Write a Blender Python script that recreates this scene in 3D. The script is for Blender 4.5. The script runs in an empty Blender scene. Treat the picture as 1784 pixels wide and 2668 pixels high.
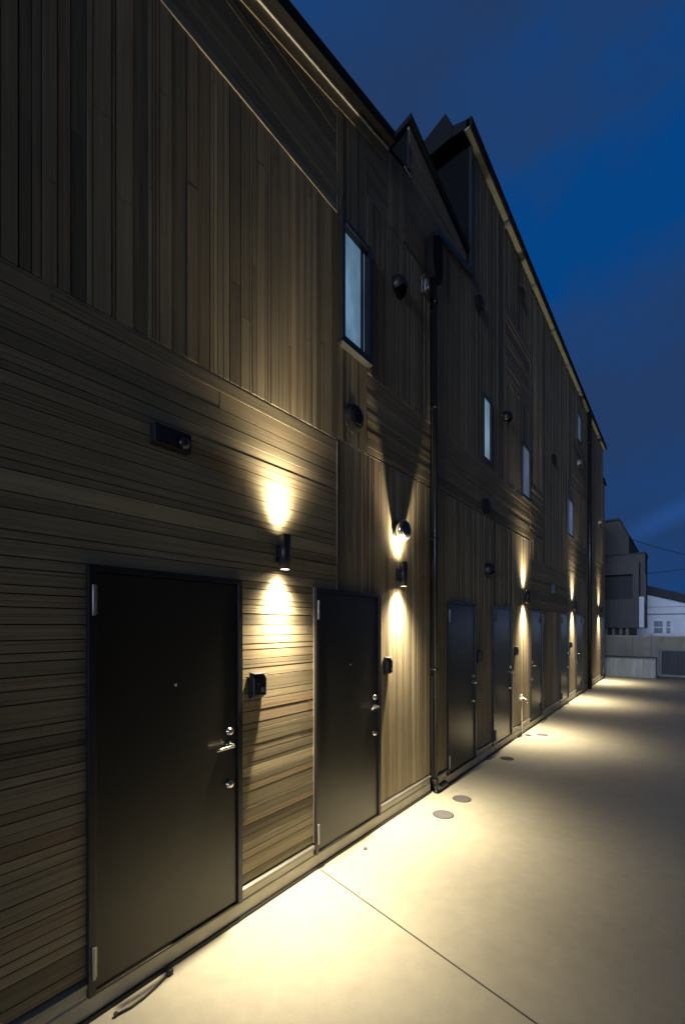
import bpy, math, random
from mathutils import Vector
random.seed(7)
sc = bpy.context.scene
COL = sc.collection
R = math.radians

# ------------------------------------------------------------------ helpers
class MB:
    """collects shapes (world coordinates) into one mesh"""
    def __init__(s):
        s.v = []; s.f = []; s.t = []; s.sm = []
    def add(s, vs, fs, tone=.5, smooth=False):
        o = len(s.v); s.v += [tuple(p) for p in vs]
        for q in fs:
            s.f.append([i + o for i in q]); s.t.append(tone); s.sm.append(smooth)
        return s
    def hexa(s, p, tone=.5):
        # p: 8 points, bottom ring then top ring (ccw from above)
        return s.add(p, [(3,2,1,0),(4,5,6,7),(0,1,5,4),(1,2,6,5),(2,3,7,6),(3,0,4,7)], tone)
    def box(s, x0, x1, y0, y1, z0, z1, tone=.5):
        return s.hexa([(x0,y0,z0),(x1,y0,z0),(x1,y1,z0),(x0,y1,z0),(x0,y0,z1),(x1,y0,z1),(x1,y1,z1),(x0,y1,z1)], tone)
    def prism(s, poly, axis, a, b, tone=.5):
        """poly: 2D points; axis 'x': (y,z) extruded a..b in x, 'y': (x,z) in y, 'z': (x,y) in z"""
        def P(q, h):
            return {'x': (h, q[0], q[1]), 'y': (q[0], h, q[1]), 'z': (q[0], q[1], h)}[axis]
        n = len(poly)
        vs = [P(q, a) for q in poly] + [P(q, b) for q in poly]
        fs = [list(range(n))[::-1], list(range(n, 2*n))] + [(i, (i+1) % n, n+(i+1) % n, n+i) for i in range(n)]
        return s.add(vs, fs, tone)
    def lathe(s, base, axis, prof, n=24, smooth=True):
        """prof: list of (distance along axis, radius)"""
        ax = Vector(axis).normalized(); b = Vector(base)
        up = Vector((0,0,1)) if abs(ax.z) < .9 else Vector((0,1,0))
        u = ax.cross(up).normalized(); w = ax.cross(u)
        vs = []; fs = []
        for d, r in prof:
            for i in range(n):
                an = 2*math.pi*i/n
                vs.append(b + ax*d + (u*math.cos(an) + w*math.sin(an))*r)
        for k in range(len(prof)-1):
            for i in range(n):
                j = (i+1) % n
                fs.append((k*n+i, k*n+j, (k+1)*n+j, (k+1)*n+i))
        s.add(vs, fs, .5, smooth)
        o = len(s.v) - len(vs)
        for ring in (0, len(prof)-1):
            if prof[ring][1] > 1e-5:
                q = [o+ring*n+i for i in range(n)]
                s.f.append(q[::-1] if ring == 0 else q); s.t.append(.5); s.sm.append(False)
        return s
    def cyl(s, p0, p1, r, n=20, r2=None):
        d = Vector(p1) - Vector(p0)
        return s.lathe(p0, d, [(0, r), (d.length, r if r2 is None else r2)], n)
    def tube(s, pts, r, n=12):
        pts = [Vector(p) for p in pts]; vs = []; fs = []
        for k, p in enumerate(pts):
            t = (pts[min(k+1, len(pts)-1)] - pts[max(k-1, 0)]).normalized()
            up = Vector((0,0,1)) if abs(t.z) < .95 else Vector((1,0,0))
            u = t.cross(up).normalized(); w = t.cross(u)
            for i in range(n):
                an = 2*math.pi*i/n
                vs.append(p + (u*math.cos(an) + w*math.sin(an))*r)
        for k in range(len(pts)-1):
            for i in range(n):
                j = (i+1) % n
                fs.append((k*n+i, k*n+j, (k+1)*n+j, (k+1)*n+i))
        o = len(s.v); s.add(vs, fs, .5, True)
        m = len(pts)-1
        s.f.append([o+i for i in range(n)][::-1]); s.t.append(.5); s.sm.append(False)
        s.f.append([o+m*n+i for i in range(n)]); s.t.append(.5); s.sm.append(False)
        return s
    def build(s, name, mat, parent=None, base=(0,0,0), bevel=0):
        me = bpy.data.meshes.new(name)
        b = Vector(base)
        me.from_pydata([tuple(Vector(p)-b) for p in s.v], [], s.f)
        at = me.attributes.new('tone', 'FLOAT', 'FACE')
        at.data.foreach_set('value', s.t)
        me.polygons.foreach_set('use_smooth', s.sm)
        me.materials.append(mat); me.update()
        o = bpy.data.objects.new(name, me); COL.objects.link(o)
        if parent: o.parent = parent
        else: o.location = b
        if bevel:
            m = o.modifiers.new('bevel', 'BEVEL'); m.width = bevel; m.segments = 2; m.limit_method = 'ANGLE'; m.angle_limit = R(40)
        return o

def tag(o, label=None, cat=None, group=None, kind=None):
    if label: o['label'] = label
    if cat: o['category'] = cat
    if group: o['group'] = group
    if kind: o['kind'] = kind
    return o
def empty(name, loc, label, cat, group=None):
    o = bpy.data.objects.new(name, None); COL.objects.link(o); o.location = loc
    o.empty_display_size = .1
    return tag(o, label, cat, group)
def copy_tree(o, parent=None):
    c = o.copy(); COL.objects.link(c); c.parent = parent
    for ch in list(o.children):
        if ch.type != 'LIGHT': copy_tree(ch, c)
    return c

# ------------------------------------------------------------------ materials
def mat_new(name):
    m = bpy.data.materials.new(name); m.use_nodes = True
    nt = m.node_tree; bs = nt.nodes['Principled BSDF']
    return m, nt, bs
def N(nt, t, **kw):
    n = nt.nodes.new(t)
    for k, v in kw.items(): setattr(n, k, v)
    return n
def mix(nt, fac, a, b, blend='MIX'):
    n = N(nt, 'ShaderNodeMix', data_type='RGBA', blend_type=blend)
    for i, x in ((0, fac), (6, a), (7, b)):
        if hasattr(x, 'is_linked') or hasattr(x, 'links'): nt.links.new(x, n.inputs[i])
        elif i == 0: n.inputs[0].default_value = x
        else: n.inputs[i].default_value = (*x, 1)
    return n.outputs[2]
def noise(nt, scale, mapscale=(1,1,1), detail=4, rough=.55, w=None):
    tc = N(nt, 'ShaderNodeTexCoord'); mp = N(nt, 'ShaderNodeMapping')
    mp.inputs['Scale'].default_value = mapscale
    nt.links.new(tc.outputs['Object'], mp.inputs['Vector'])
    no = N(nt, 'ShaderNodeTexNoise', noise_dimensions='4D' if w else '3D')
    no.inputs['Scale'].default_value = scale; no.inputs['Detail'].default_value = detail
    no.inputs['Roughness'].default_value = rough
    nt.links.new(mp.outputs[0], no.inputs['Vector'])
    if w: nt.links.new(w, no.inputs['W'])
    return no.outputs[0]
def ramp(nt, src, stops):
    r = N(nt, 'ShaderNodeValToRGB'); e = r.color_ramp.elements
    while len(e) < len(stops): e.new(.5)
    for q, (p, c) in zip(e, stops): q.position = p; q.color = (*c, 1)
    nt.links.new(src, r.inputs[0]); return r.outputs[0]

def wood(name, grain, dark=1.):
    m, nt, bs = mat_new(name)
    at = N(nt, 'ShaderNodeAttribute', attribute_name='tone')
    mul = N(nt, 'ShaderNodeMath', operation='MULTIPLY'); mul.inputs[1].default_value = 37.
    nt.links.new(at.outputs['Fac'], mul.inputs[0])
    d = dark*1.2
    base = ramp(nt, at.outputs['Fac'], [(0, (.115*d,.100*d,.070*d)), (.3, (.19*d,.168*d,.112*d)), (.52, (.255*d,.222*d,.150*d)),
                                         (.70, (.225*d,.172*d,.112*d)), (1, (.37*d,.33*d,.215*d))])
    g = noise(nt, 1., grain, 5, .6, mul.outputs[0])
    gr = ramp(nt, g, [(.3, (.62,.60,.58)), (.5, (.95,.94,.92)), (.7, (1.22,1.2,1.16))])
    c = mix(nt, .85, base, gr, 'MULTIPLY')
    bl = noise(nt, 1.3, (1,1,1), 3, .5)
    c = mix(nt, .55, c, ramp(nt, bl, [(.3, (.72,.73,.74)), (.7, (1.15,1.13,1.1))]), 'MULTIPLY')
    nt.links.new(c, bs.inputs['Base Color'])
    bs.inputs['Roughness'].default_value = .72
    bs.inputs['Specular IOR Level'].default_value = .25
    bp = N(nt, 'ShaderNodeBump'); bp.inputs['Strength'].default_value = .22; bp.inputs['Distance'].default_value = .0012
    nt.links.new(g, bp.inputs['Height']); nt.links.new(bp.outputs[0], bs.inputs['Normal'])
    return m
def plain(name, col, rough=.5, metal=0., spec=.5, var=.12, vscale=6., bump=0., mscale=(1,1,1), rv=.12):
    m, nt, bs = mat_new(name)
    n = noise(nt, vscale, mscale, 4)
    lo = tuple(c*(1-var) for c in col); hi = tuple(min(1, c*(1+var)) for c in col)
    nt.links.new(ramp(nt, n, [(.3, lo), (.7, hi)]), bs.inputs['Base Color'])
    mr = N(nt, 'ShaderNodeMapRange'); mr.inputs['To Min'].default_value = rough*(1-rv); mr.inputs['To Max'].default_value = min(1, rough*(1+rv))
    nt.links.new(n, mr.inputs[0]); nt.links.new(mr.outputs[0], bs.inputs['Roughness'])
    bs.inputs['Metallic'].default_value = metal; bs.inputs['Specular IOR Level'].default_value = spec
    if bump:
        bp = N(nt, 'ShaderNodeBump'); bp.inputs['Strength'].default_value = bump; bp.inputs['Distance'].default_value = .003
        nt.links.new(noise(nt, vscale*14, mscale, 3), bp.inputs['Height']); nt.links.new(bp.outputs[0], bs.inputs['Normal'])
    return m
def glow(name, col, strength, var=None):
    m, nt, bs = mat_new(name)
    bs.inputs['Base Color'].default_value = (*col, 1)
    bs.inputs['Emission Color'].default_value = (*col, 1)
    bs.inputs['Emission Strength'].default_value = strength
    if var:
        n = noise(nt, var, (1,1,.55), 2)
        nt.links.new(ramp(nt, n, [(.3, tuple(c*.55 for c in col)), (.55, col), (.72, tuple(min(1, c*1.6) for c in col))]), bs.inputs['Emission Color'])
        bs.inputs['Base Color'].default_value = (.12,.14,.16,1)
    bs.inputs['Roughness'].default_value = .12
    return m

M = dict(
  woodh = wood('weathered_cedar_horizontal', (60, 1.6, 75)),
  woodv = wood('weathered_cedar_vertical', (60, 75, 1.3)),
  core = plain('black_membrane', (.012,.012,.012), .9),
  door = plain('charcoal_painted_steel', (.026,.0245,.019), .29, 0, .5, .05, 1.5, 0, (1,1,1), .03),
  frame = plain('dark_bronze_frame', (.016,.016,.016), .38, 0, .5),
  steel = plain('brushed_steel', (.62,.60,.56), .24, 1., .5, .08, 20),
  hinge = plain('satin_hinge_metal', (.34,.32,.28), .42, .6),
  black = plain('black_coated_metal', (.012,.012,.013), .42, 0, .5),
  matte = plain('matte_black_gutter', (.012,.012,.013), .85, 0, .15),
  blackpipe = plain('black_pipe_coating', (.014,.013,.012), .35),
  alu = plain('pale_aluminium_trim', (.66,.64,.60), .5, .15),
  grey = plain('grey_metal_flashing', (.24,.24,.22), .45, .5),
  thin = plain('thin_bronze_flashing', (.34,.29,.22), .45, .4),
  soffit = plain('pale_green_grey_soffit', (.26,.28,.24), .6),
  roof = plain('dark_standing_roof', (.008,.008,.010), .7, 0, .2),
  found = plain('foundation_mortar', (.46,.44,.36), .85, 0, .2, .14, 5, .4),
  palelid = plain('pale_plastic_lid', (.135,.14,.16), .6, 0, .3, .08, 30),
  lid = plain('grey_steel_lid', (.20,.20,.205), .5, .3, .4, .12, 30),
  rubber = plain('black_rubber', (.02,.02,.02), .6),
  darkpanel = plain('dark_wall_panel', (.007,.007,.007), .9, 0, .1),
  conc = plain('board_marked_concrete', (.25,.23,.175), .85, 0, .2, .22, 2.2, .4, (1,1,.35)),
  conc2 = plain('pale_concrete_cap_wall', (.37,.37,.31), .8, 0, .2, .25, 3., .4, (2.5,1,.3)),
  grey_render = plain('taupe_panel_cladding', (.12,.11,.10), .8, 0, .2, .15, 2., .2, (6,6,.4)),
  dark_render = plain('charcoal_panel_cladding', (.05,.05,.052), .7, 0, .3, .2, 2., .2, (6,6,.4)),
  white = plain('white_render', (.78,.79,.80), .8, 0, .2, .06, 1.5, .2),
  tile = plain('dark_roof_tile', (.02,.021,.024), .7),
  glass = plain('dark_window_glass', (.02,.025,.035), .25, 0, .25),
  bright = plain('white_plastic', (.75,.72,.64), .4),
  asphalt = plain('asphalt', (.06,.058,.055), .9, 0, .2, .2, 9, .5),
)
M['pane'] = glow('frosted_emissive_pane', (.14,.25,.38), .72, 3.1)  # window panes: pale blue tone set as emission, mottled by noise
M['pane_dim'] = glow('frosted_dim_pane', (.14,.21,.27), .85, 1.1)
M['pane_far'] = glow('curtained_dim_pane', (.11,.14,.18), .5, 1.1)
M['lens'] = glow('lit_lamp_lens', (1,.86,.62), 14.)

# pavement: pale trowelled concrete
def pavement_mat():
    m, nt, bs = mat_new('trowelled_concrete')
    a = noise(nt, .55, (1,1,1), 5, .55); b = noise(nt, 9., (1,1,1), 5, .6); s = noise(nt, 120., (1,1,1), 2, .5)
    c = ramp(nt, a, [(.3, (.43,.415,.34)), (.5, (.49,.475,.385)), (.72, (.535,.52,.425))])
    c = mix(nt, .8, c, ramp(nt, b, [(.3, (.90,.90,.89)), (.7, (1.06,1.06,1.05))]), 'MULTIPLY')
    c = mix(nt, .5, c, ramp(nt, s, [(.35, (.9,.9,.9)), (.65, (1.05,1.05,1.05))]), 'MULTIPLY')
    nt.links.new(c, bs.inputs['Base Color'])
    bs.inputs['Roughness'].default_value = .62; bs.inputs['Specular IOR Level'].default_value = .3
    bp = N(nt, 'ShaderNodeBump'); bp.inputs['Strength'].default_value = .12; bp.inputs['Distance'].default_value = .002
    nt.links.new(b, bp.inputs['Height']); nt.links.new(bp.outputs[0], bs.inputs['Normal'])
    return m
M['pave'] = pavement_mat()

# ------------------------------------------------------------------ ground
tag(MB().box(-120,120,-120,160,-.3,-.004).build('ground', M['asphalt']), kind='structure')
pv = MB()
# pavement in two slabs split by a narrow skewed joint, laid on the ground
def jy(x): return 2.613 - .2235*(x-.06)
pv.hexa([(-.2,-9,-.1),(9,-9,-.1),(9,jy(9)-.006,-.1),(-.2,jy(-.2)-.006,-.1),(-.2,-9,0),(9,-9,0),(9,jy(9)-.006,0),(-.2,jy(-.2)-.006,0)])
pv.hexa([(-.2,jy(-.2)+.006,-.1),(9,jy(9)+.006,-.1),(9,20.3,-.1),(-.2,20.3,-.1),(-.2,jy(-.2)+.006,0),(9,jy(9)+.006,0),(9,20.3,0),(-.2,20.3,0)])
tag(pv.build('pavement', M['pave']), kind='structure')
jt = MB().hexa([(-.2,jy(-.2)-.006,-.1),(9,jy(9)-.006,-.1),(9,jy(9)+.006,-.1),(-.2,jy(-.2)+.006,-.1),(-.2,jy(-.2)-.006,-.012),(9,jy(9)-.006,-.012),(9,jy(9)+.006,-.012),(-.2,jy(-.2)+.006,-.012)])
tag(jt.build('pavement_joint', M['rubber']), kind='structure')

# ------------------------------------------------------------------ siding generators
def cut(lo, hi, holes):
    seg = [(lo, hi)]
    for a, b in holes:
        out = []
        for p, q in seg:
            if b <= p or a >= q: out.append((p, q)); continue
            if a > p: out.append((p, a))
            if b < q: out.append((b, q))
        seg = out
    return [(p, q) for p, q in seg if q-p > .012]
def steps(lo, hi, breaks, rnd, widths):
    br = sorted({b for b in breaks if lo+.01 < b < hi-.01} | {lo, hi}); out = []
    for a, b in zip(br, br[1:]):
        p = a
        while p < b-1e-6:
            w = rnd.choice(widths)*rnd.uniform(.92,1.08)
            if b-(p+w) < .025: w = b-p
            out.append((p, p+w)); p += w
    return out
def tone(rnd):
    r = rnd.random()
    return min(1, max(0, rnd.gauss(.46,.19) if r < .88 else rnd.uniform(.0,1.)))
def hsiding(mb, X, y0, y1, z0, z1, holes=(), top=None, seed=1, jit=.0018):
    rnd = random.Random(seed)
    for za, zb in steps(z0, z1, [h for q in holes for h in q[2:]], rnd, [.04,.05,.06,.07,.075,.09,.105]):
        g = .0026
        hs = [(q[0]-.001, q[1]+.001) for q in holes if q[2] < zb-.002 and q[3] > za+.002]
        ya, yb = y0, y1; xr = X + rnd.uniform(-jit, jit)
        for p, q in cut(ya, yb, hs):
            if top:
                while p < q and top(p+.001) < zb-.004: p += .02
                while q > p and top(q-.001) < zb-.004: q -= .02
                if q-p < .03: continue
            t0 = tone(rnd); c = p - rnd.uniform(0, 2.8)
            while c < q:
                L = rnd.choice([1.8,2.4,3.,3.6])*rnd.uniform(.85,1.15)
                a, b = max(c, p), min(c+L, q)
                if b-a > .004:
                    t = min(1, max(0, t0+rnd.gauss(0,.045))); x = xr + rnd.uniform(-.0005, .0005)
                    # most boards carry a shallow milled groove or two: build them as sub-strips
                    k = rnd.choice([1,1,2,2,3]) if zb-za > .055 else 1
                    hgt = (zb-za-2*g)
                    cuts = [0]+sorted(rnd.uniform(.2,.8) for _ in range(k-1))+[1]
                    for u, v in zip(cuts, cuts[1:]):
                        if v-u < .06: continue
                        mb.box(X-.018, x+rnd.uniform(-.0006,.0006), a+.0008, b-.0008, za+g+hgt*u+(0 if u == 0 else .0009), za+g+hgt*v-(0 if v == 1 else .0009), min(1,max(0,t+rnd.uniform(-.06,.06))))
                c += L
def vsiding(mb, X, y0, y1, z0, z1, holes=(), top=None, seed=1, jit=.0028, coarse=False):
    rnd = random.Random(seed)
    W = [.02,.026,.032,.04,.05,.06,.075,.09] if not coarse else [.06,.08,.1,.12]
    for ya, yb in steps(y0, y1, [h for q in holes for h in q[:2]], rnd, W):
        g = .0022 if rnd.random() < .75 else .0035
        hs = [(q[2]-.001, q[3]+.001) for q in holes if q[0] < yb-.002 and q[1] > ya+.002]
        zt = z1 if top is None else min(z1, max(top(ya), top(yb))+.001)
        xc = X + rnd.uniform(-jit, jit*.6); t0 = tone(rnd)
        for p, q in cut(z0, zt, hs):
            c = p - rnd.uniform(0, 1.8)
            while c < q:
                L = rnd.choice([1.2,1.8,2.4,3.])*rnd.uniform(.85,1.15)
                a, b = max(c, p), min(c+L, q)
                if b-a > .004:
                    t = min(1, max(0, t0+rnd.gauss(0,.05))); x = xc + rnd.uniform(-.0004, .0004)
                    b0 = b1 = b-.0008
                    if top: b0 = min(b0, top(ya+g)); b1 = min(b1, top(yb-g))
                    if b0 > a and b1 > a:
                        mb.hexa([(X-.018,ya+g,a+.0008),(x,ya+g,a+.0008),(x,yb-g,a+.0008),(X-.018,yb-g,a+.0008),
                                 (X-.018,ya+g,b0),(x,ya+g,b0),(x,yb-g,b1),(X-.018,yb-g,b1)], t)
                c += L

def panel(fn, bld, base, *a):
    m = MB(); fn(m, *a)
    if m.f: m.build('horizontal_siding' if fn is hsiding else 'vertical_siding', M['woodh' if fn is hsiding else 'woodv'], bld, base)
# ------------------------------------------------------------------ door and window parts
def door(bld, base, X, y0, y1, hinge_low, label=None, detail=True, protrude=False):
    """charcoal steel door leaf in a frame; hinge_low: hinges on the low-y side"""
    z0, z1 = .12, 2.22; fw = .034
    d = MB().box(X-.03, X+.008, y0+fw+.004, y1-fw-.004, z0+.016, z1-fw-.004).build('door', M['door'], bld, base, .002)
    if label: d['label'] = label
    f = MB()
    f.box(X-.05, X+.026, y0, y0+fw, z0, z1); f.box(X-.05, X+.026, y1-fw, y1, z0, z1)
    f.box(X-.05, X+.0255, y0+fw, y1-fw, z1-fw, z1); f.box(X-.05, X+.024, y0+fw, y1-fw, z0, z0+.013)
    f.build('door_frame', M['frame'], d, base, .0015)
    hy = y0+fw*.62 if hinge_low else y1-fw*.62
    for za, zb in ((1.97, 2.12), (.205, .36)):
        h = MB()
        if protrude: h.box(X+.026, X+.06, hy-.03, hy+.03, za, zb)
        else:
            h.cyl((X+.032, hy, za), (X+.032, hy, zb), .0085, 12)
            h.box(X+.0265, X+.030, hy-.004, hy+.016, za+.004, zb-.004)
        h.build('hinge', M['black'] if protrude else M['hinge'], d, base, .001 if not protrude else .004)
    sg = -1 if hinge_low else 1
    ky = (y1-.095) if hinge_low else (y0+.095)
    fx = X+.008
    for z in (1.25, .915):
        k = MB().lathe((fx, ky, z), (1,0,0), [(0,.026),(.008,.026),(.010,.022),(.020,.021),(.024,.015),(.0245,.0)], 24)
        k.box(fx+.024, fx+.0265, ky-.0015, ky+.0015, z-.007, z+.007)
        k.build('lock_cylinder', M['steel'], d, base)
    h = MB().lathe((fx, ky, 1.165), (1,0,0), [(0,.025),(.009,.025),(.011,.020),(.013,.011),(.048,.0105)], 24)
    pts = [(fx+.045, ky-sg*.006, 1.165), (fx+.056, ky+sg*.012, 1.165), (fx+.058, ky+sg*.04, 1.166), (fx+.056, ky+sg*.10, 1.164), (fx+.052, ky+sg*.135, 1.161)]
    h.tube(pts, .0095, 12)
    h.build('handle', M['steel'], d, base)
    if detail:
        yc = (y0+y1)/2
        MB().lathe((fx, yc, 1.585), (1,0,0), [(0,.009),(.004,.009),(.006,.006),(.0062,0)], 16).build('peephole', M['steel'], d, base)
    return d
def window(bld, base, X, y0, y1, z0, z1, pane, sill=True, label=None, P=.052, px=-.02):
    fw = .04 if y1-y0 > .38 else .026
    w = MB()
    w.box(X-.06, X+P, y0, y0+fw, z0, z1); w.box(X-.06, X+P, y1-fw, y1, z0, z1)
    w.box(X-.06, X+P-.001, y0+fw, y1-fw, z1-fw, z1); w.box(X-.06, X+P-.001, y0+fw, y1-fw, z0, z0+fw*1.3)
    w.box(X-.05, X+px+.038, y1-fw-.060, y1-fw-.045, z0+fw, z1-fw)      # the opening sash's stile
    o = w.build('window', M['frame'], bld, base, .002)
    if label: o['label'] = label
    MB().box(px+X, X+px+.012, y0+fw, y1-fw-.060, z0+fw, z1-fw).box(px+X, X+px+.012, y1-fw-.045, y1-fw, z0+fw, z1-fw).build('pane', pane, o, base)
    if sill:
        MB().prism([(X-.02,z0-.002),(X+P+.005,z0-.004),(X+P+.005,z0-.014),(X+.002,z0-.022),(X-.02,z0-.022)], 'y', y0-.008, y1+.008).build('sill', M['frame'], o, base)
    return o

# ------------------------------------------------------------------ near building
def roof1(y):
    return 5.67+.256*y if y < 4.10 else 7.20-.19*(y-4.11)
NB = (0, 0, 0)
nb = empty('timber_building', NB, 'near part of the timber clad building with weathered cedar boards and two charcoal doors', 'building')
Y0, Y1, YB = -4., 4.60, 5.74
D1 = (.92, 1.855, .12, 2.22); D2 = (2.58, 3.52, .12, 2.22); W1 = (2.885, 3.325, 4.31, 5.355)
core = MB()
core.prism([(Y0,0),(YB,0),(YB,6.84),(4.13,7.13),(4.13,6.64),(Y0,4.6)], 'x', -5.5, -.019)
wall = core.build('wall', M['core'], nb, NB)
panel(hsiding, nb, NB, 0, Y0, 2.868, .215, 3.468, [D1, D2], None, 71)
panel(hsiding, nb, NB, 0, Y0, 2.868, 5.392, 6.6, [], roof1, 12, .003)
panel(hsiding, nb, NB, .0035, 3.316, Y1, 3.515, 4.235, [], None, 13, .003)
panel(hsiding, nb, NB, 0, 3.316, 3.68, 5.895, 6.7, [], roof1, 14, .003)
panel(hsiding, nb, NB, 0, 4.0, YB, 5.895, 7.4, [], roof1, 15, .003)
panel(vsiding, nb, NB, .0035, Y0, 2.868, 3.482, 5.375, [], roof1, 21)
panel(vsiding, nb, NB, 0, 2.872, Y1, .215, 3.492, [D2], None, 22)
panel(vsiding, nb, NB, .0035, 2.872, 3.312, 3.508, 7, [W1], roof1, 23)
panel(vsiding, nb, NB, .0075, 3.316, Y1, 4.248, 5.872, [], None, 24)
panel(vsiding, nb, NB, 0, 3.684, 3.996, 5.895, 7, [], roof1, 25)
fl = MB()
def flash(mb, X, y0, y1, z, p=.012): mb.prism([(X-.018,z-.004),(X+p,z-.006),(X+p,z+.003),(X-.018,z+.006)], 'y', y0, y1)
flash(fl, 0, Y0, 2.868, 3.475, .001); flash(fl, 0, Y0, 2.868, 5.3835, .009); flash(fl, 0, 2.872, Y1, 3.5, .001)
flash(fl, 0, 3.316, Y1, 4.2415, .003); flash(fl, 0, 3.316, 3.68, 5.8835, .010); flash(fl, 0, 4.0, YB, 5.8835, .010)
fl.build('flashing', M['thin'], nb, NB)
tr = MB().box(-.018, .006, 2.8685, 2.8715, 2.22, 3.468).box(-.018,.007,2.5745,2.5795,.215,2.222)
tr.build('corner_trim', M['thin'], nb, NB)
# foundation and drip profile under the boards, broken at the doors
def base_strip(bld, B, X, y0, y1, doors):
    f = MB()
    f.prism([(X-.5,-.05),(X+.004,-.05),(X+.004,.108),(X-.004,.116),(X-.5,.116)], 'y', y0, y1)
    for p, q in cut(y0, y1, [(d[0], d[1]) for d in doors]):
        f.box(X-.5, X-.002, p, q, .1165, .168)
    f.build('foundation', M['found'], bld, B)
    for p, q in cut(y0, y1, [(d[0], d[1]) for d in doors]):
        MB().prism([(X-.03,.205),(X-.012,.205),(X+.016,.190),(X+.016,.168),(X+.012,.168),(X+.012,.182),(X-.03,.182)], 'y', p+.002, q-.002).build('drip_strip', M['grey'], bld, B)
    MB().box(X+.0045, X+.020, y0, y1, .0005, .022).build('foot_strip', M['rubber'], bld, B)  # thin dark strip along the wall foot
base_strip(nb, NB, 0, Y0, Y1, [D1, D2])
door(nb, NB, 0, D1[0], D1[1], True)
door(nb, NB, 0, D2[0], D2[1], True)
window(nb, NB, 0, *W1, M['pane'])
# mono-pitch roof, rising with y, ending above the window bay
rf = MB()
ya, yb = Y0-.1, 3.66
rf.hexa([(-5.6,ya,roof1(ya)+.012),(.05,ya,roof1(ya)+.012),(.05,yb,roof1(yb)+.012),(-5.6,yb,roof1(yb)+.012),
         (-5.6,ya,roof1(ya)+.10),(.05,ya,roof1(ya)+.10),(.05,yb,roof1(yb)+.10),(-5.6,yb,roof1(yb)+.10)])
rf.hexa([(-5.6,3.66,roof1(3.66)+.01),(.012,3.66,roof1(3.66)+.01),(.012,4.095,roof1(4.095)+.01),(-5.6,4.095,roof1(4.095)+.01),
         (-5.6,3.66,roof1(3.66)+.03),(.012,3.66,roof1(3.66)+.03),(.012,4.095,roof1(4.095)+.03),(-5.6,4.095,roof1(4.095)+.03)])
roof = rf.build('roof', M['roof'], nb, NB)
def rake(name, x0, x1, d0, d1, mat):
    b = MB().hexa([(x0,ya,roof1(ya)+d0),(x1,ya,roof1(ya)+d0),(x1,yb,roof1(yb)+d0),(x0,yb,roof1(yb)+d0),
                   (x0,ya,roof1(ya)+d1),(x1,ya,roof1(ya)+d1),(x1,yb,roof1(yb)+d1),(x0,yb,roof1(yb)+d1)])
    return b.build(name, mat, roof, NB)
rake('frieze_board', -.017, .0065, -.13, -.0225, M['woodh'])
rake('soffit_trim', .010, .023, -.022, .010, M['alu'])
rake('soffit', .0235, .044, -.004, .0105, M['matte'])
rake('gutter', .0445, .095, -.004, .10, M['matte'])
# upper block behind: roof plane tilts down along the wall and towards the back
def rz(x, y): return 7.21-.19*(y-4.11)+.36*x
r2 = MB()
q = [(-3.2,4.06),(.05,4.06),(.05,YB),(-3.2,YB)]
r2.hexa([(x,y,rz(x,y)+.005) for x,y in q]+[(x,y,rz(x,y)+.06) for x,y in q])
r2.build('roof', M['roof'], nb, NB)
fz = [(-.017,4.10),(.0065,4.10),(.0065,YB),(-.017,YB)]
MB().hexa([(x,y,rz(0,y)-.17) for x,y in fz]+[(x,y,rz(0,y)+.004) for x,y in fz]).build('frieze_board', M['woodh'], nb, NB)
bk = MB()
q = [(-3.1,4.112),(-.0195,4.112),(-.0195,4.129),(-3.1,4.129)]
bk.hexa([(x,y,5.2) for x,y in q]+[(x,y,rz(x,y)-.002) for x,y in q])
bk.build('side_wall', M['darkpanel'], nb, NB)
MB().box(-.0185,.004,4.095,4.131,6.72,7.19).build('corner_trim', M['black'], nb, NB)
MB().box(.0045,.016,3.985,4.12,6.690,6.700).build('flashing', M['alu'], nb, NB)

# ------------------------------------------------------------------ far building
FX = .06; FB = (FX, 4.6, 0)
fb = empty('timber_building', FB, 'tall far part of the timber clad building beyond the black drainpipe with narrow windows', 'building')
F0, FT, F1 = 4.64, 5.70, 18.46
FD = [(4.915,5.83,.12,2.22), (6.52,7.44,.12,2.22), (8.60,9.50,.12,2.22), (11.17,12.10,.12,2.22), (13.14,14.06,.12,2.22), (17.72,18.40,.12,2.22)]
FW = [(6.10,6.50,4.28,5.22), (8.03,8.60,4.22,5.17), (12.00,12.72,4.19,5.13), (13.30,13.90,7.0,7.78)]
def roofw(y): return 6.38+.2*(y-4.6) if y < FT else 8.36
c = MB()
c.prism([(F0,0),(F1,0),(F1,8.34),(FT,8.34),(FT,6.54),(F0,6.34)], 'x', -.018, FX-.019)
c.box(-5.5, -.0185, 5.745, F1, 0, 8.34)
c.build('wall', M['core'], fb, FB)
panel(hsiding, fb, FB, FX, F0, 8.60, 3.515, 4.215, [], None, 31)
panel(hsiding, fb, FB, FX, 7.2, 8.60, 5.9, 7.05, [], None, 32, .003)
panel(hsiding, fb, FB, FX, 8.61, 12.1, 2.235, 3.19, [], None, 33)
panel(hsiding, fb, FB, FX, 8.61, 9.6, 3.6, 4.6, [], None, 34, .003)
panel(hsiding, fb, FB, FX, 12.11, 14.8, 3.2, 4.185, [], None, 35)
panel(hsiding, fb, FB, FX, 15.1, F1, 3.2, 4.1, [], None, 36)
panel(hsiding, fb, FB, FX, 12.8, 14.8, 5.6, 6.9, [], None, 37)
panel(vsiding, fb, FB, FX, F0, 8.60, .215, 3.492, FD[:2], None, 41)
panel(vsiding, fb, FB, FX, F0, 7.19, 4.225, 8.55, FW[:1], roofw, 42)
panel(vsiding, fb, FB, FX, 7.2, 8.60, 4.225, 5.885, FW[1:2], None, 43)
panel(vsiding, fb, FB, FX, 7.2, 8.60, 7.06, 8.35, [], None, 44)
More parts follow.
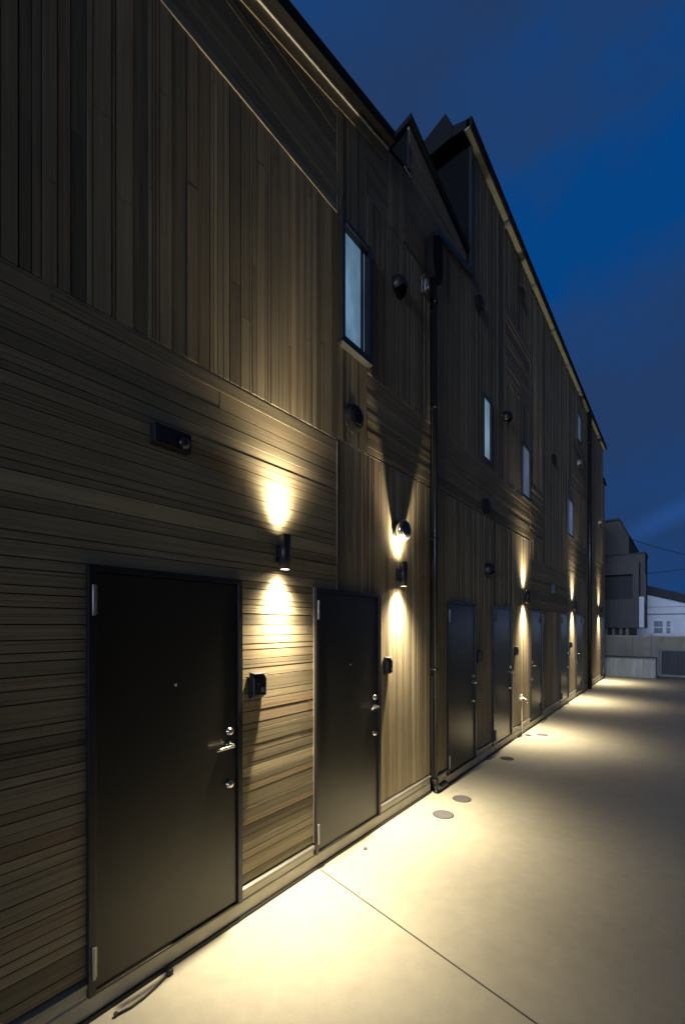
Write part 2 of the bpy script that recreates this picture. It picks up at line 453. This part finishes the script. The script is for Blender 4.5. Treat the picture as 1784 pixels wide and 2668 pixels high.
panel(vsiding, fb, FB, FX, 8.61, 12.1, .215, 2.225, FD[2:4], None, 45)
panel(vsiding, fb, FB, FX, 8.61, 9.6, 3.2, 3.59, [], None, 46)
panel(vsiding, fb, FB, FX, 9.61, 12.1, 3.2, 8.35, [FW[2]], None, 47)
panel(vsiding, fb, FB, FX, 8.61, 9.6, 4.61, 8.35, [], None, 48)
panel(vsiding, fb, FB, FX, 12.11, F1, .215, 3.19, FD[4:], None, 49)
panel(vsiding, fb, FB, FX, 12.11, 14.8, 4.195, 5.59, [FW[2]], None, 50)
panel(vsiding, fb, FB, FX, 12.11, 12.79, 5.6, 8.35, [], None, 51)
panel(vsiding, fb, FB, FX, 12.8, 14.8, 6.91, 8.35, [FW[3]], None, 52)
panel(vsiding, fb, FB, FX, 14.81, F1, 4.11, 8.35, [], None, 53)
panel(vsiding, fb, FB, FX, 14.81, 15.09, 3.2, 4.1, [], None, 54)
fl = MB()
for a, b, z in ((F0, 8.6, 3.5), (F0, 8.6, 4.22), (7.2, 8.6, 5.892), (8.61, 12.1, 3.195), (12.11, 14.8, 3.195), (15.1, F1, 3.195)): flash(fl, FX, a, b, z, .001)
fl.build('flashing', M['thin'], fb, FB)
base_strip(fb, FB, FX, F0, F1, FD)
door(fb, FB, FX, FD[0][0], FD[0][1], True)
door(fb, FB, FX, FD[1][0], FD[1][1], True, protrude=True)
door(fb, FB, FX, FD[2][0], FD[2][1], False, protrude=True)
door(fb, FB, FX, FD[3][0], FD[3][1], True, protrude=True)
door(fb, FB, FX, FD[4][0], FD[4][1], False, protrude=True)
door(fb, FB, FX, FD[5][0], FD[5][1], False)
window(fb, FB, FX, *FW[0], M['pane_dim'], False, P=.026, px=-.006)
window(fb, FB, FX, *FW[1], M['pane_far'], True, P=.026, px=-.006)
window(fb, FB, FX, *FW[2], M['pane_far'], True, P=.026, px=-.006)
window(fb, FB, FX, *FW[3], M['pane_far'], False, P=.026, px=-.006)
# roofs: low wing coping, then the tall roof with eave, gutter and ridge
q = [(-.0175,F0-.03),(FX+.04,F0-.03),(FX+.04,FT-.001),(-.0175,FT-.001)]
lw = MB().hexa([(x,y,roofw(y-.002)) for x,y in q]+[(x,y,roofw(y-.002)+.07) for x,y in q])
lw.build('coping', M['black'], fb, FB)
RY = FT-.25
tr = MB().prism([(-.10,8.37),(-.10,8.54),(-.19,8.74),(-.48,8.60),(-5.6,7.2),(-5.6,7.0),(-.7,8.30)], 'y', RY-.01, F1+.1)
tr.prism([(-.099,8.371),(FX+.03,8.371),(FX+.03,8.47),(-.099,8.52)], 'y', RY, F1+.05)
rt = tr.build('roof', M['roof'], fb, FB)
MB().box(FX+.0, FX+.075, RY+.01, F1+.04, 8.353, 8.3695).build('soffit', M['soffit'], rt, FB)
MB().box(FX+.0755, FX+.105, RY, F1+.06, 8.345, 8.47).box(FX+.031, FX+.075, RY, F1+.06, 8.46, 8.47).build('gutter', M['matte'], rt, FB)
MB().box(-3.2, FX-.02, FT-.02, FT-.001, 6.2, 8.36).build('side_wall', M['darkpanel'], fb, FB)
MB().box(FX-.018, FX+.018, FT-.03, FT+.03, 6.66, 8.345).build('corner_trim', M['black'], fb, FB)
for y in (7.1, 8.7, 10.3, 11.9, 13.5, 15.4, 17.):
    MB().box(FX+.004, FX+.08, y-.012, y+.012, 8.27, 8.352).build('gutter_bracket', M['hinge'], rt, FB)

# end annex, lower, just past the tall part
ab = empty('annex', (0,18.8,0), 'low dark timber annex at the far end of the tall building', 'annex')
a = MB().box(-4, .03, 18.475, 19.0, 0, 7.2); a.build('wall', M['darkpanel'], ab, (0,18.8,0))
v = MB(); vsiding(v, .05, 18.475, 19.0, .1, 7.18, [], None, 61); v.build('vertical_siding', M['woodv'], ab, (0,18.8,0))
MB().prism([(18.465,7.2),(19.1,7.2),(19.1,7.24),(18.465,7.34)], 'x', -4, .10).build('roof', M['roof'], ab, (0,18.8,0))

# ------------------------------------------------------------------ wall lamps
LZ0, LZ1 = 2.315, 2.56
def make_lamp(x, y):
    b = (x, y, LZ0)
    r = empty('wall_lamp', b, '', 'wall lamp', 'cylinder up and down wall lamps')
    hs = MB().lathe((x+.075,y,LZ0), (0,0,1), [(.012,.034),(0,.036),(0,.0405),(.245,.0405),(.245,.036),(.233,.034)], 32)
    hs.build('housing', M['black'], r, b)
    br = MB().box(x+.003, x+.012, y-.03, y+.03, LZ0+.06, LZ0+.185).box(x+.012, x+.042, y-.014, y+.014, LZ0+.09, LZ0+.155)
    br.build('bracket', M['black'], r, b, .002)
    for z in (LZ0+.006, LZ1-.006):
        MB().cyl((x+.075,y,z-.002), (x+.075,y,z+.002), .0335, 24).build('lens', M['lens'], r, b)
    return r
lamps = [(0, 2.19, 'cylinder wall lamp between the two nearest charcoal doors'),
         (0, 3.86, 'cylinder wall lamp just under the steel vent hood, left of the black drainpipe'),
         (FX, 8.15, 'cylinder wall lamp above the white hose tap on the tall building'),
         (FX, 12.62, 'cylinder wall lamp under the lowest far narrow window'),
         (FX, 17.30, 'farthest cylinder wall lamp at the end of the tall building')]
proto = make_lamp(0, 2.19)
def photometric(l, up):
    # candela curve of the fitting: strong core, long soft tail (angle from the vertical lamp axis)
    l.use_nodes = True; nt = l.node_tree
    em = nt.nodes['Emission']; ge = N(nt, 'ShaderNodeNewGeometry'); sp = N(nt, 'ShaderNodeSeparateXYZ')
    nt.links.new(ge.outputs['Incoming'], sp.inputs[0])
    ab = N(nt, 'ShaderNodeMath', operation='ABSOLUTE'); nt.links.new(sp.outputs[2], ab.inputs[0])
    ac = N(nt, 'ShaderNodeMath', operation='ARCCOSINE'); nt.links.new(ab.outputs[0], ac.inputs[0])
    dv = N(nt, 'ShaderNodeMath', operation='DIVIDE'); dv.inputs[1].default_value = math.pi/2; nt.links.new(ac.outputs[0], dv.inputs[0])
    fc = N(nt, 'ShaderNodeFloatCurve'); c = fc.mapping.curves[0]
    P = [(0,1),(5,.97),(10,.89),(15,.755),(20,.59),(25,.42),(30,.285),(35,.18),(40,.096),(45,.046),(55,.009),(70,.002),(90,0)]
    if up: P = [(0,1),(5,.97),(10,.90),(15,.77),(20,.60),(25,.44),(30,.30),(35,.185),(40,.10),(45,.05),(55,.014),(70,.003),(90,0)]
    c.points[0].location = (0, 1); c.points[1].location = (1, 0)
    for d, v in P[1:-1]: c.points.new(d/90, v)
    fc.mapping.update()
    nt.links.new(dv.outputs[0], fc.inputs['Value']); nt.links.new(fc.outputs[0], em.inputs['Strength'])
def spot(name, loc, up, energy, rad, parent, pbase):
    l = bpy.data.lights.new(name, 'SPOT'); l.energy = energy; l.spot_size = R(170); l.spot_blend = .1
    l.shadow_soft_size = rad; l.color = (1,.815,.55); photometric(l, up)
    o = bpy.data.objects.new(name, l); COL.objects.link(o)
    o.parent = parent; o.location = Vector(loc)-Vector(pbase)
    o.rotation_euler = (R(180) if up else 0, 0, 0)
for i, (x, y, lab) in enumerate(lamps):
    o = proto if i == 0 else copy_tree(proto)
    o.location = (x, y, LZ0); o['label'] = lab
    b = (x, y, LZ0); k = 1.0 if i < 2 else .85
    spot('down_light', (x+.075,y,LZ0-.004), False, 840*(1 if i < 2 else 1.08), .024, o, b)
    spot('up_light', (x+.075,y,LZ1+.004), True, 430*k, .024, o, b)

# ------------------------------------------------------------------ vents
def round_vent(x, y, z, label, r=.115):
    b = (x, y, z); o = empty('wall_vent', b, label, 'vent', 'round vent caps on the timber walls')
    p = MB().lathe((x+.004,y,z), (1,0,0), [(0,r),(.03,r),(.055,r*.86),(.062,r*.7)], 28)
    p.build('cover', M['matte'], o, b)
    g = MB()
    for k in range(-3, 4):
        w = math.sqrt(max(0, (r*.66)**2-(k*r*.18)**2)); g.box(x+.0665, x+.074, y-w, y+w, z+k*r*.18-.004, z+k*r*.18+.004)
    g.build('grille', M['frame'], o, b)
    MB().lathe((x+.003,y,z), (1,0,0), [(0,r+.006),(.008,r+.006),(.010,r+.001)], 28).build('rim', M['frame'], o, b)
    return o
def hood_vent(x, y, z, label, mat, r=.105, d=.13, grp=None):
    """deep hood: a half dome over a round duct, open underneath"""
    b = (x, y, z); o = empty('vent_hood', b, label, 'vent hood', grp)
    vs = []; n = 20; m = 8
    hd = MB()
    for k in range(m+1):                       # sections from wall outwards
        s = k/m; xx = x+.004+d*math.sin(s*math.pi/2); rr = r*(math.cos(s*math.pi/2)*.72+.28) if k < m else r*.26
        for i in range(n+1):
            an = R(-38)+(R(256))*i/n
            vs.append((xx, y+math.cos(an)*rr, z+math.sin(an)*rr+r*.08*s))
    fs = [(k*(n+1)+i, k*(n+1)+i+1, (k+1)*(n+1)+i+1, (k+1)*(n+1)+i) for k in range(m) for i in range(n)]
    fs.append([m*(n+1)+i for i in range(n+1)])
    hd.add(vs, fs, .5, True)
    ho = hd.build('hood', mat, o, b)
    s = ho.modifiers.new('thick', 'SOLIDIFY'); s.thickness = .003
    MB().lathe((x+.003,y,z), (1,0,0), [(0,r+.010),(.006,r+.010),(.008,r+.004)], 28).build('flange', mat, o, b)
    MB().lathe((x+.012,y,z), (1,0,0), [(0,r*.82),(.012,r*.82)], 24).build('duct_screen', M['frame'], o, b)
    return o
round_vent(0, 3.085, 3.735, 'large round black vent cap below the lit window, beside horizontal boards')
hood_vent(0, 3.86, 5.36, 'black vent hood with a shiny lip, high between window and drainpipe', M['black'], .105, .10)
b = (0, 3.875, 2.885)
o = empty('vent_hood', b, 'shiny steel vent hood just above the second wall lamp, casting a long shadow upward', 'vent hood')
x, y, z = b; r = .108
MB().lathe((x+.003,y,z), (1,0,0), [(0,r+.008),(.006,r+.008),(.008,r*.86),(.022,r*.86)], 32).build('flange', M['frame'], o, b)
MB().lathe((x+.024,y,z), (1,0,0), [(0,r*.93),(0,r),(.045,r),(.062,r*.965),(.074,r*.88)], 36).build('hood', M['steel'], o, b)
MB().lathe((x+.0985,y,z), (1,0,0), [(0,r*.875),(.008,r*.7),(.012,r*.35),(.0125,0)], 36).build('front_cap', M['black'], o, b)
round_vent(FX, 5.93, 6.37, 'round dark vent cap below the low wing roof notch', .105)
round_vent(FX, 6.19, 3.63, 'round dark vent cap beneath the first narrow window of the tall building', .105)
hood_vent(FX, 7.16, 5.26, 'black vent hood right of the first narrow window of the tall building', M['black'], .105, .10)
hood_vent(FX, 6.32, 2.73, 'black vent hood above the gap between third and fourth doors', M['black'], .10, .10)
round_vent(FX, 7.95, 7.72, 'round dark vent cap near the eave of the tall building', .105)
round_vent(FX, 10.45, 5.59, 'round dark vent cap between the second and third narrow windows', .105)
def vent_box(x, y, z, label):
    b = (x, y, z); o = empty('vent_box', b, label, 'vent box')
    MB().prism([(x+.003,z-.1),(x+.085,z-.1),(x+.085,z+.06),(x+.06,z+.1),(x+.003,z+.1)], 'y', y-.09, y+.09).build('cover', M['black'], o, b, .004)
    MB().box(x+.0855, x+.089, y-.07, y+.07, z-.085, z-.02).build('grille', M['frame'], o, b)
vent_box(FX, 10.38, 2.72, 'small square dark vent box over the wall between two glossy far doors')
hood_vent(FX, 13.44, 6.38, 'small vent hood below the slit window near the far roof end', M['grey'], .105, .11)
hood_vent(FX, 17.35, 5.5, 'pale vent hood high above the farthest wall lamp', M['grey'], .105, .12)

# dark box with sensor lens above the nearest door
b = (0, 1.35, 2.92)
sl = empty('sensor_light', b, 'black box shaped sensor light above the nearest door', 'sensor light')
MB().box(.003, .012, 1.235, 1.465, 2.905, 3.02).box(.012, .055, 1.24, 1.46, 2.91, 3.015).build('housing', M['black'], sl, b, .004)
MB().lathe((.0555,1.41,2.95), (1,0,-.4), [(0,.034),(.012,.03),(.024,.018),(.027,0)], 20).build('sensor', M['frame'], sl, b)
MB().box(.0555, .060, 1.255, 1.36, 2.925, 3.0).build('front_glass', M['glass'], sl, b, .002)

# ------------------------------------------------------------------ intercoms
def intercom(x, y, z, label, w=.105, hh=.165):
    b = (x, y, z); o = empty('intercom', b, label, 'intercom', 'door intercoms')
    MB().box(x+.003, x+.022, y-w/2, y+w/2, z-hh/2, z+hh/2).prism([(x+.022,z-hh*.46),(x+.050,z-hh*.40),(x+.052,z+hh*.25),(x+.022,z+hh*.46)], 'y', y-w*.46, y+w*.46).build('housing', M['black'], o, b, .006)
    MB().prism([(x+.003,z+hh*.52),(x+.068,z+hh*.47),(x+.068,z+hh*.44),(x+.003,z+hh*.49)], 'y', y-w*.52, y+w*.52).build('rain_cover', M['black'], o, b, .002)
    MB().lathe((x+.0525,y-.02,z+hh*.1), (1,0,0), [(0,.012),(.003,.010),(.0032,0)], 16).build('camera_lens', M['glass'], o, b)
    MB().box(x+.0525, x+.055, y+.008, y+.034, z-.045, z-.015).build('call_button', M['grey'], o, b, .001)
    return o
intercom(0, 1.985, 1.52, 'large black intercom under the first wall lamp, right of the nearest door', .12, .175)
intercom(0, 3.645, 1.53, 'black intercom right of the second door, beside vertical boards', .10, .17)
intercom(FX, 5.96, 1.49, 'dark intercom right of the third door, just past the drainpipe', .10, .17)
intercom(FX, 7.66, 1.49, 'dark intercom left of the hose tap', .10, .15)
intercom(FX, 12.36, 1.43, 'small dark intercom under the fourth wall lamp', .10, .15)

# ------------------------------------------------------------------ drainpipes
def arc(pts, c, p, q, r, n=8):
    """quarter bend about c from direction p to q"""
    c = Vector(c); p = Vector(p); q = Vector(q)
    for i in range(n+1):
        a = math.pi/2*i/n
        pts.append(c + p*math.cos(a)*r + q*math.sin(a)*r)
b = (.06, 4.60, 0)
dp = empty('drainpipe', b, 'black drainpipe with rain hopper at the joint of near and far building', 'drainpipe', 'black drainpipes')
pts = [(.065,4.60,5.95),(.065,4.60,.19)]
pts2 = []
arc(pts2, (.065,4.70,.15), (0,-1,0), (0,0,-1), .10)
MB().cyl((.065,4.60,5.95), (.065,4.60,.15), .030, 20).build('pipe', M['blackpipe'], dp, b)
MB().tube([(.065,4.60,.17)]+pts2+[(.065,4.86,.05)], .038, 18).build('elbow', M['blackpipe'], dp, b)
MB().prism([(4.44,5.98),(4.50,5.84),(4.66,5.84),(4.70,5.98),(4.70,6.40),(4.44,6.26)], 'x', .012, .115).build('rain_hopper', M['matte'], dp, b, .004)
for z in (1.4, 2.9, 4.4, 5.6):
    MB().lathe((.065,4.60,z), (0,0,1), [(0,.0345),(0,.040),(.028,.040),(.028,.0345)], 20).box(.002,.030,4.588,4.612,z,z+.028).build('bracket', M['black'], dp, b)
b = (FX+.06, 14.93, 0)
dp2 = empty('drainpipe', b, 'thick straight black drainpipe near the far end of the tall building', 'drainpipe', 'black drainpipes')
MB().cyl((FX+.075,14.93,8.33), (FX+.075,14.93,.03), .06, 20).build('pipe', M['blackpipe'], dp2, b)
for z in (1.4, 2.9, 4.4, 5.9, 7.4):
    MB().lathe((FX+.075,14.93,z), (0,0,1), [(0,.0605),(0,.068),(.03,.068),(.03,.0605)], 20).box(FX+.002,FX+.015,14.9,14.96,z,z+.03).build('bracket', M['black'], dp2, b)

# glass bulkhead light under the hopper
b = (0, 4.42, 5.75)
gl = empty('bulkhead_light', b, 'small unlit bulkhead light with metal guard beside the rain hopper', 'bulkhead light')
MB().box(.003,.02,4.37,4.43,5.62,5.80).build('back_plate', M['grey'], gl, b, .003)
MB().lathe((.045,4.40,5.63), (0,0,1), [(0,.012),(.012,.024),(.11,.024),(.135,.014),(.138,0)], 18).build('globe', M['lid'], gl, b)
MB().tube([(.02,4.40,5.79),(.06,4.40,5.80),(.082,4.40,5.76),(.082,4.40,5.66),(.06,4.40,5.615),(.02,4.40,5.62)], .004, 8).build('guard', M['steel'], gl, b)

# hose tap under lamp three
b = (FX, 7.93, 0)
tp = empty('hose_tap', b, 'white hose tap with standpipe on the wall under the third wall lamp', 'tap')
MB().tube([(FX+.03,7.95,.02),(FX+.03,7.95,.60),(FX+.035,7.95,.62)], .009, 10).build('standpipe', M['steel'], tp, b)
MB().cyl((FX+.03,7.86,.645),(FX+.03,8.04,.645),.022,12).cyl((FX+.03,7.95,.60),(FX+.03,7.95,.72),.016,12).build('valve', M['bright'], tp, b, .002)
MB().tube([(FX+.05,7.95,.645),(FX+.11,7.95,.645),(FX+.125,7.95,.62),(FX+.125,7.95,.58)], .011, 10).build('spout', M['steel'], tp, b)

# ------------------------------------------------------------------ lids and small things on the pavement
def lid(x, y, r, label, mat='lid'):
    b = (x, y, 0)
    o = MB().lathe((x,y,.0005), (0,0,1), [(0,r),(.004,r),(.006,r-.004),(.006,r-.012),(.0045,r-.014),(.0045,r*.25),(.006,r*.22),(.006,0)], 36).build('pavement_lid', M[mat], None, b)
    tag(o, label, 'lid', 'round lids in the pavement')
    MB().lathe((x,y,.0004), (0,0,1), [(0,r+.007),(.0035,r+.007),(.0035,r+.0008),(0,r+.0008)], 36).build('rim', M['rubber'], o, b)
lid(.375, 4.14, .098, 'pale round lid in the bright light pool, nearest of the pavement lids', 'palelid')
lid(.365, 4.64, .092, 'round grey lid just behind the palest lid, beside the drainpipe foot')
lid(.30, 6.45, .085, 'small dark round lid in front of the third and fourth doors', 'rubber')
lid(.36, 8.24, .085, 'flat grey lid in the light pool of the third wall lamp')
lid(.17, 8.05, .05, 'tiny dark lid at the wall foot below the hose tap', 'rubber')
pts = [(.085,1.025,.008),(.098,1.09,.008),(.095,1.16,.008),(.08,1.23,.008),(.062,1.29,.010),(.05,1.32,.014)]  # curved dark streak with a knob, built as a tube
o = MB().tube(pts, .006, 10)
o.lathe((.052,1.325,0), (0,0,1), [(.0005,.020),(.02,.020),(.028,.012),(.03,0)], 16).cyl((.083,1.02,.0005),(.083,1.02,.018),.010,12)
tag(o.build('dark_streak', M['rubber'], None, (.09,1.15,0)), 'short bent black cable with rubber foot on the pavement by the nearest door', 'cable')
o = MB().lathe((.14,3.09,0), (0,0,1), [(.0005,.016),(.014,.016),(.022,.009),(.0235,0)], 16)
tag(o.build('door_stop', M['lid'], None, (.14,3.09,0)), 'small round door stop on the bright pavement in front of the second door', 'door stop')

# ------------------------------------------------------------------ far end: walls, gate, neighbouring houses
b = (1.1, 20.5, 0)
bw = empty('boundary_wall', b, 'tall grey concrete boundary wall closing the yard', 'wall')
m = MB()
for i in range(12):
    x = -1.2+i*1.0; m.box(x+.003, x+.997, 20.5, 20.68, -.05, 1.50)
m.build('panel', M['conc'], bw, b)
MB().box(-1.2, 10.8, 20.47, 20.71, 1.501, 1.535).build('coping', M['conc2'], bw, b)
MB().box(1.39, 1.43, 20.46, 20.496, 0, 1.60).build('post', M['black'], bw, b)
b = (.7, 19.6, 0)
lw = empty('planter_wall', b, 'low pale concrete wall with black cap in front of the boundary wall', 'wall')
m = MB()
for x0, x1 in ((-.5,.02),(.024,.42),(.424,.82),(.824,1.22),(1.224,1.57)): m.box(x0, x1, 19.6, 20.2, -.05, .68)
m.build('panel', M['conc2'], lw, b)
MB().box(-.5, 1.60, 19.575, 20.22, .681, .735).box(1.571,1.60,19.58,20.2,0,.68).build('cap', M['black'], lw, b)
b = (2.3, 20.3, 0)
g = empty('yard_gate', b, 'dark slatted metal gate right of the low pale wall', 'gate')
m = MB()
for i in range(14): m.box(1.74+i*.1, 1.835+i*.1, 20.30, 20.32, .1, .98)
m.build('gate_leaf', M['dark_render'], g, b)
MB().box(1.68,1.735,20.27,20.33,0,1.05).box(3.16,3.215,20.27,20.33,0,1.05).box(1.735,3.16,20.275,20.325,.985,1.03).build('gate_frame', M['black'], g, b)

b = (.2, 24, 0)
gh = empty('modern_house', b, 'stepped taupe modern house with overhanging boxes beyond the boundary wall', 'house')
MB().prism([(-3,0),(.19,0),(.19,6.5),(-.23,7.45),(-3,7.3)], 'y', 27, 33).build('rear_tower', M['grey_render'], gh, b)
MB().prism([(-3,7.31),(-.24,7.46),(.20,6.51),(.26,6.55),(-.2,7.56),(-3,7.41)], 'y', 26.9, 33).build('roof', M['dark_render'], gh, b)
MB().box(-3, .98, 25, 26.99, 1.8, 5.33).build('middle_box', M['grey_render'], gh, b)
m = MB().box(-3, .80, 24, 24.999, 4.30, 4.88).box(.56,.80,24,24.999,1.83,4.299).box(-3,.559,24,24.999,1.83,3.15)
m.build('front_box', M['grey_render'], gh, b)
MB().box(-3,.559,24.45,24.9,3.151,4.299).build('window', M['dark_render'], gh, b)
MB().box(.801,.985,24.2,24.999,1.84,3.25).build('white_panel', M['white'], gh, b)
MB().box(.981,1.0,24.999,25.6,2.95,4.35).build('slit_window', M['black'], gh, b)
m = MB()
for x in (-.6,-.3,0,.25): m.box(x, x+.13, 24.5, 24.7, 0, 1.83)
m.build('post', M['conc'], gh, b)
MB().box(-3,.30,25.2,26.9,0,1.8).build('ground_floor', M['dark_render'], gh, b)
MB().prism([(-3.02,5.331),(1.02,5.331),(1.02,5.40),(-3.02,5.36)], 'y', 24.95, 26.99).build('parapet', M['dark_render'], gh, b)

b = (5, 32, 0)
wh = empty('white_house', b, 'white rendered house with dark sloping roof behind the boundary wall', 'house')
MB().prism([(.2,0),(14,0),(14,2.4),(3.2,3.02),(.2,3.98)], 'y', 32, 40).build('wall', M['white'], wh, b)
MB().prism([(.0,4.08),(.0,4.55),(3.4,3.42),(14.3,2.8),(14.3,2.42),(3.2,3.06)], 'y', 31.4, 40.5).build('roof', M['tile'], wh, b)
MB().box(.2,14,31.95,31.998,2.58,2.63).box(.2,14,31.96,31.998,3.02,3.04).build('trim', M['dark_render'], wh, b)
for x0, x1 in ((1.07,1.48),(1.66,1.84),(4.2,4.8),(5.6,6.1)):
    f = MB().box(x0-.03,x1+.03,31.95,31.998,1.45,1.48).box(x0-.03,x1+.03,31.95,31.998,2.2,2.23).box(x0-.03,x0,31.95,31.998,1.48,2.2).box(x1,x1+.03,31.95,31.998,1.48,2.2).box(x0,x1,31.955,31.998,1.80,1.86).build('window', M['white'], wh, b)
    MB().box(x0,x1,31.975,31.9985,1.48,1.80).box(x0,x1,31.97,31.9985,1.86,2.2).build('pane', M['glass'], f, b)
# overhead cables
def cable(p, q, sag, r, label):
    p, q = Vector(p), Vector(q); n = 16
    pts = [p.lerp(q, i/n) - Vector((0,0,sag*4*(i/n)*(1-i/n))) for i in range(n+1)]
    o = MB().tube([tuple(x) for x in pts], r, 6).build('overhead_cable', M['rubber'], None, tuple(p))
    tag(o, label, 'cable', 'overhead cables')
cable((.19,27,6.45), (6.5,24.5,2.9+1.2), .35, .016, 'upper overhead cable falling from the house tower to the right')
cable((1.0,25.5,4.42), (6.5,24.9,4.95), .08, .016, 'lower overhead cable rising from the middle box to the right')

# ------------------------------------------------------------------ sky, twilight, camera
w = bpy.data.worlds.new('World'); sc.world = w; w.use_nodes = True
nt = w.node_tree; bg = nt.nodes['Background']
tc = N(nt, 'ShaderNodeTexCoord')
sky = N(nt, 'ShaderNodeTexSky', sky_type='NISHITA'); sky.sun_disc = False
sky.sun_elevation = R(-3.); sky.sun_rotation = R(160); sky.altitude = 50
mp = N(nt, 'ShaderNodeMapping'); mp.inputs['Scale'].default_value = (1.0,1.0,1.7); mp.inputs['Location'].default_value = (.35,.1,.2)
nt.links.new(tc.outputs['Generated'], mp.inputs['Vector'])
no = N(nt, 'ShaderNodeTexNoise'); no.inputs['Scale'].default_value = 3.4; no.inputs['Detail'].default_value = 6; no.inputs['Roughness'].default_value = .5
nt.links.new(mp.outputs[0], no.inputs['Vector'])
d0 = N(nt, 'ShaderNodeVectorMath', operation='DOT_PRODUCT'); d0.inputs[1].default_value = (-.11,.735,.67)
nt.links.new(tc.outputs['Generated'], d0.inputs[0])
m0 = N(nt, 'ShaderNodeMapRange', interpolation_type='SMOOTHSTEP'); m0.inputs['From Min'].default_value = .955; m0.inputs['From Max'].default_value = .995; m0.inputs['To Min'].default_value = 0; m0.inputs['To Max'].default_value = .20
nt.links.new(d0.outputs['Value'], m0.inputs[0])
ad = N(nt, 'ShaderNodeMath', operation='ADD'); nt.links.new(no.outputs[0], ad.inputs[0]); nt.links.new(m0.outputs[0], ad.inputs[1])
cl = ramp(nt, ad.outputs[0], [(.40, (.0150,.0435,.128)), (.58, (.0115,.048,.160)), (.72, (.0005,.053,.222))])
# blue hour glow is strongest low in the sky behind the viewer
dot = N(nt, 'ShaderNodeVectorMath', operation='DOT_PRODUCT'); dot.inputs[1].default_value = (-.10,-.97,.22)
nt.links.new(tc.outputs['Generated'], dot.inputs[0])
mr = N(nt, 'ShaderNodeMapRange', interpolation_type='SMOOTHSTEP'); mr.inputs['From Min'].default_value = .35; mr.inputs['From Max'].default_value = 1.
nt.links.new(dot.outputs['Value'], mr.inputs[0])
tw = mix(nt, mr.outputs[0], (0,0,0), (.03,.05,.09))
c1 = mix(nt, 1., cl, tw, 'ADD')
sk = mix(nt, 1., sky.outputs[0], (.02,.024,.03), 'MULTIPLY')
c2 = mix(nt, 1., c1, sk, 'ADD')
# unseen sky outside the view is dimmed and greyed to cut ambient light
d1 = N(nt, 'ShaderNodeVectorMath', operation='DOT_PRODUCT'); d1.inputs[1].default_value = (-.32,.86,.40)
nt.links.new(tc.outputs['Generated'], d1.inputs[0])
m1 = N(nt, 'ShaderNodeMapRange', interpolation_type='SMOOTHSTEP'); m1.inputs['From Min'].default_value = .25; m1.inputs['From Max'].default_value = .78; m1.inputs['To Min'].default_value = 0; m1.inputs['To Max'].default_value = 1
nt.links.new(d1.outputs['Value'], m1.inputs[0])
off = mix(nt, m1.outputs[0], (.0205,.0205,.0225), c2)
# thin bright wisp low over the roofs
sx = N(nt, 'ShaderNodeSeparateXYZ'); nt.links.new(tc.outputs['Generated'], sx.inputs[0])
z0 = N(nt, 'ShaderNodeMath', operation='MULTIPLY_ADD'); z0.inputs[1].default_value = .42; z0.inputs[2].default_value = .204; nt.links.new(sx.outputs[0], z0.inputs[0])
dz = N(nt, 'ShaderNodeMath', operation='SUBTRACT'); nt.links.new(sx.outputs[2], dz.inputs[0]); nt.links.new(z0.outputs[0], dz.inputs[1])
az = N(nt, 'ShaderNodeMath', operation='ABSOLUTE'); nt.links.new(dz.outputs[0], az.inputs[0])
mb = N(nt, 'ShaderNodeMapRange', interpolation_type='SMOOTHSTEP'); mb.inputs['From Min'].default_value = .034; mb.inputs['From Max'].default_value = 0.
nt.links.new(az.outputs[0], mb.inputs[0])
mx = N(nt, 'ShaderNodeMapRange', interpolation_type='SMOOTHSTEP'); mx.inputs['From Min'].default_value = -.13; mx.inputs['From Max'].default_value = -.02
nt.links.new(sx.outputs[0], mx.inputs[0])
bm = N(nt, 'ShaderNodeMath', operation='MULTIPLY'); nt.links.new(mb.outputs[0], bm.inputs[0]); nt.links.new(mx.outputs[0], bm.inputs[1])
wis = mix(nt, bm.outputs[0], (0,0,0), (.004,.020,.085))
nt.links.new(mix(nt, 1., off, wis, 'ADD'), bg.inputs[0])
sun = bpy.data.lights.new('twilight', 'SUN'); sun.energy = 2.6; sun.angle = R(20); sun.color = (.48,.62,.96)
so = bpy.data.objects.new('twilight', sun); COL.objects.link(so); so.rotation_euler = (R(87.3), 0, R(1.2))

cam = bpy.data.cameras.new('camera'); co = bpy.data.objects.new('camera', cam); COL.objects.link(co)
co.location = (2.274, 0, 1.92); co.rotation_euler = (R(90), 0, R(37.632))
cam.sensor_fit = 'VERTICAL'; cam.sensor_height = 36; cam.lens = 36*1000/2345
cam.shift_y = (1433-1172.5)/2345; cam.clip_start = .05; cam.clip_end = 600
sc.camera = co
vs = sc.view_settings
vs.view_transform = 'Standard'; vs.look = 'None'; vs.exposure = 0; vs.gamma = 1; vs.use_curve_mapping = False
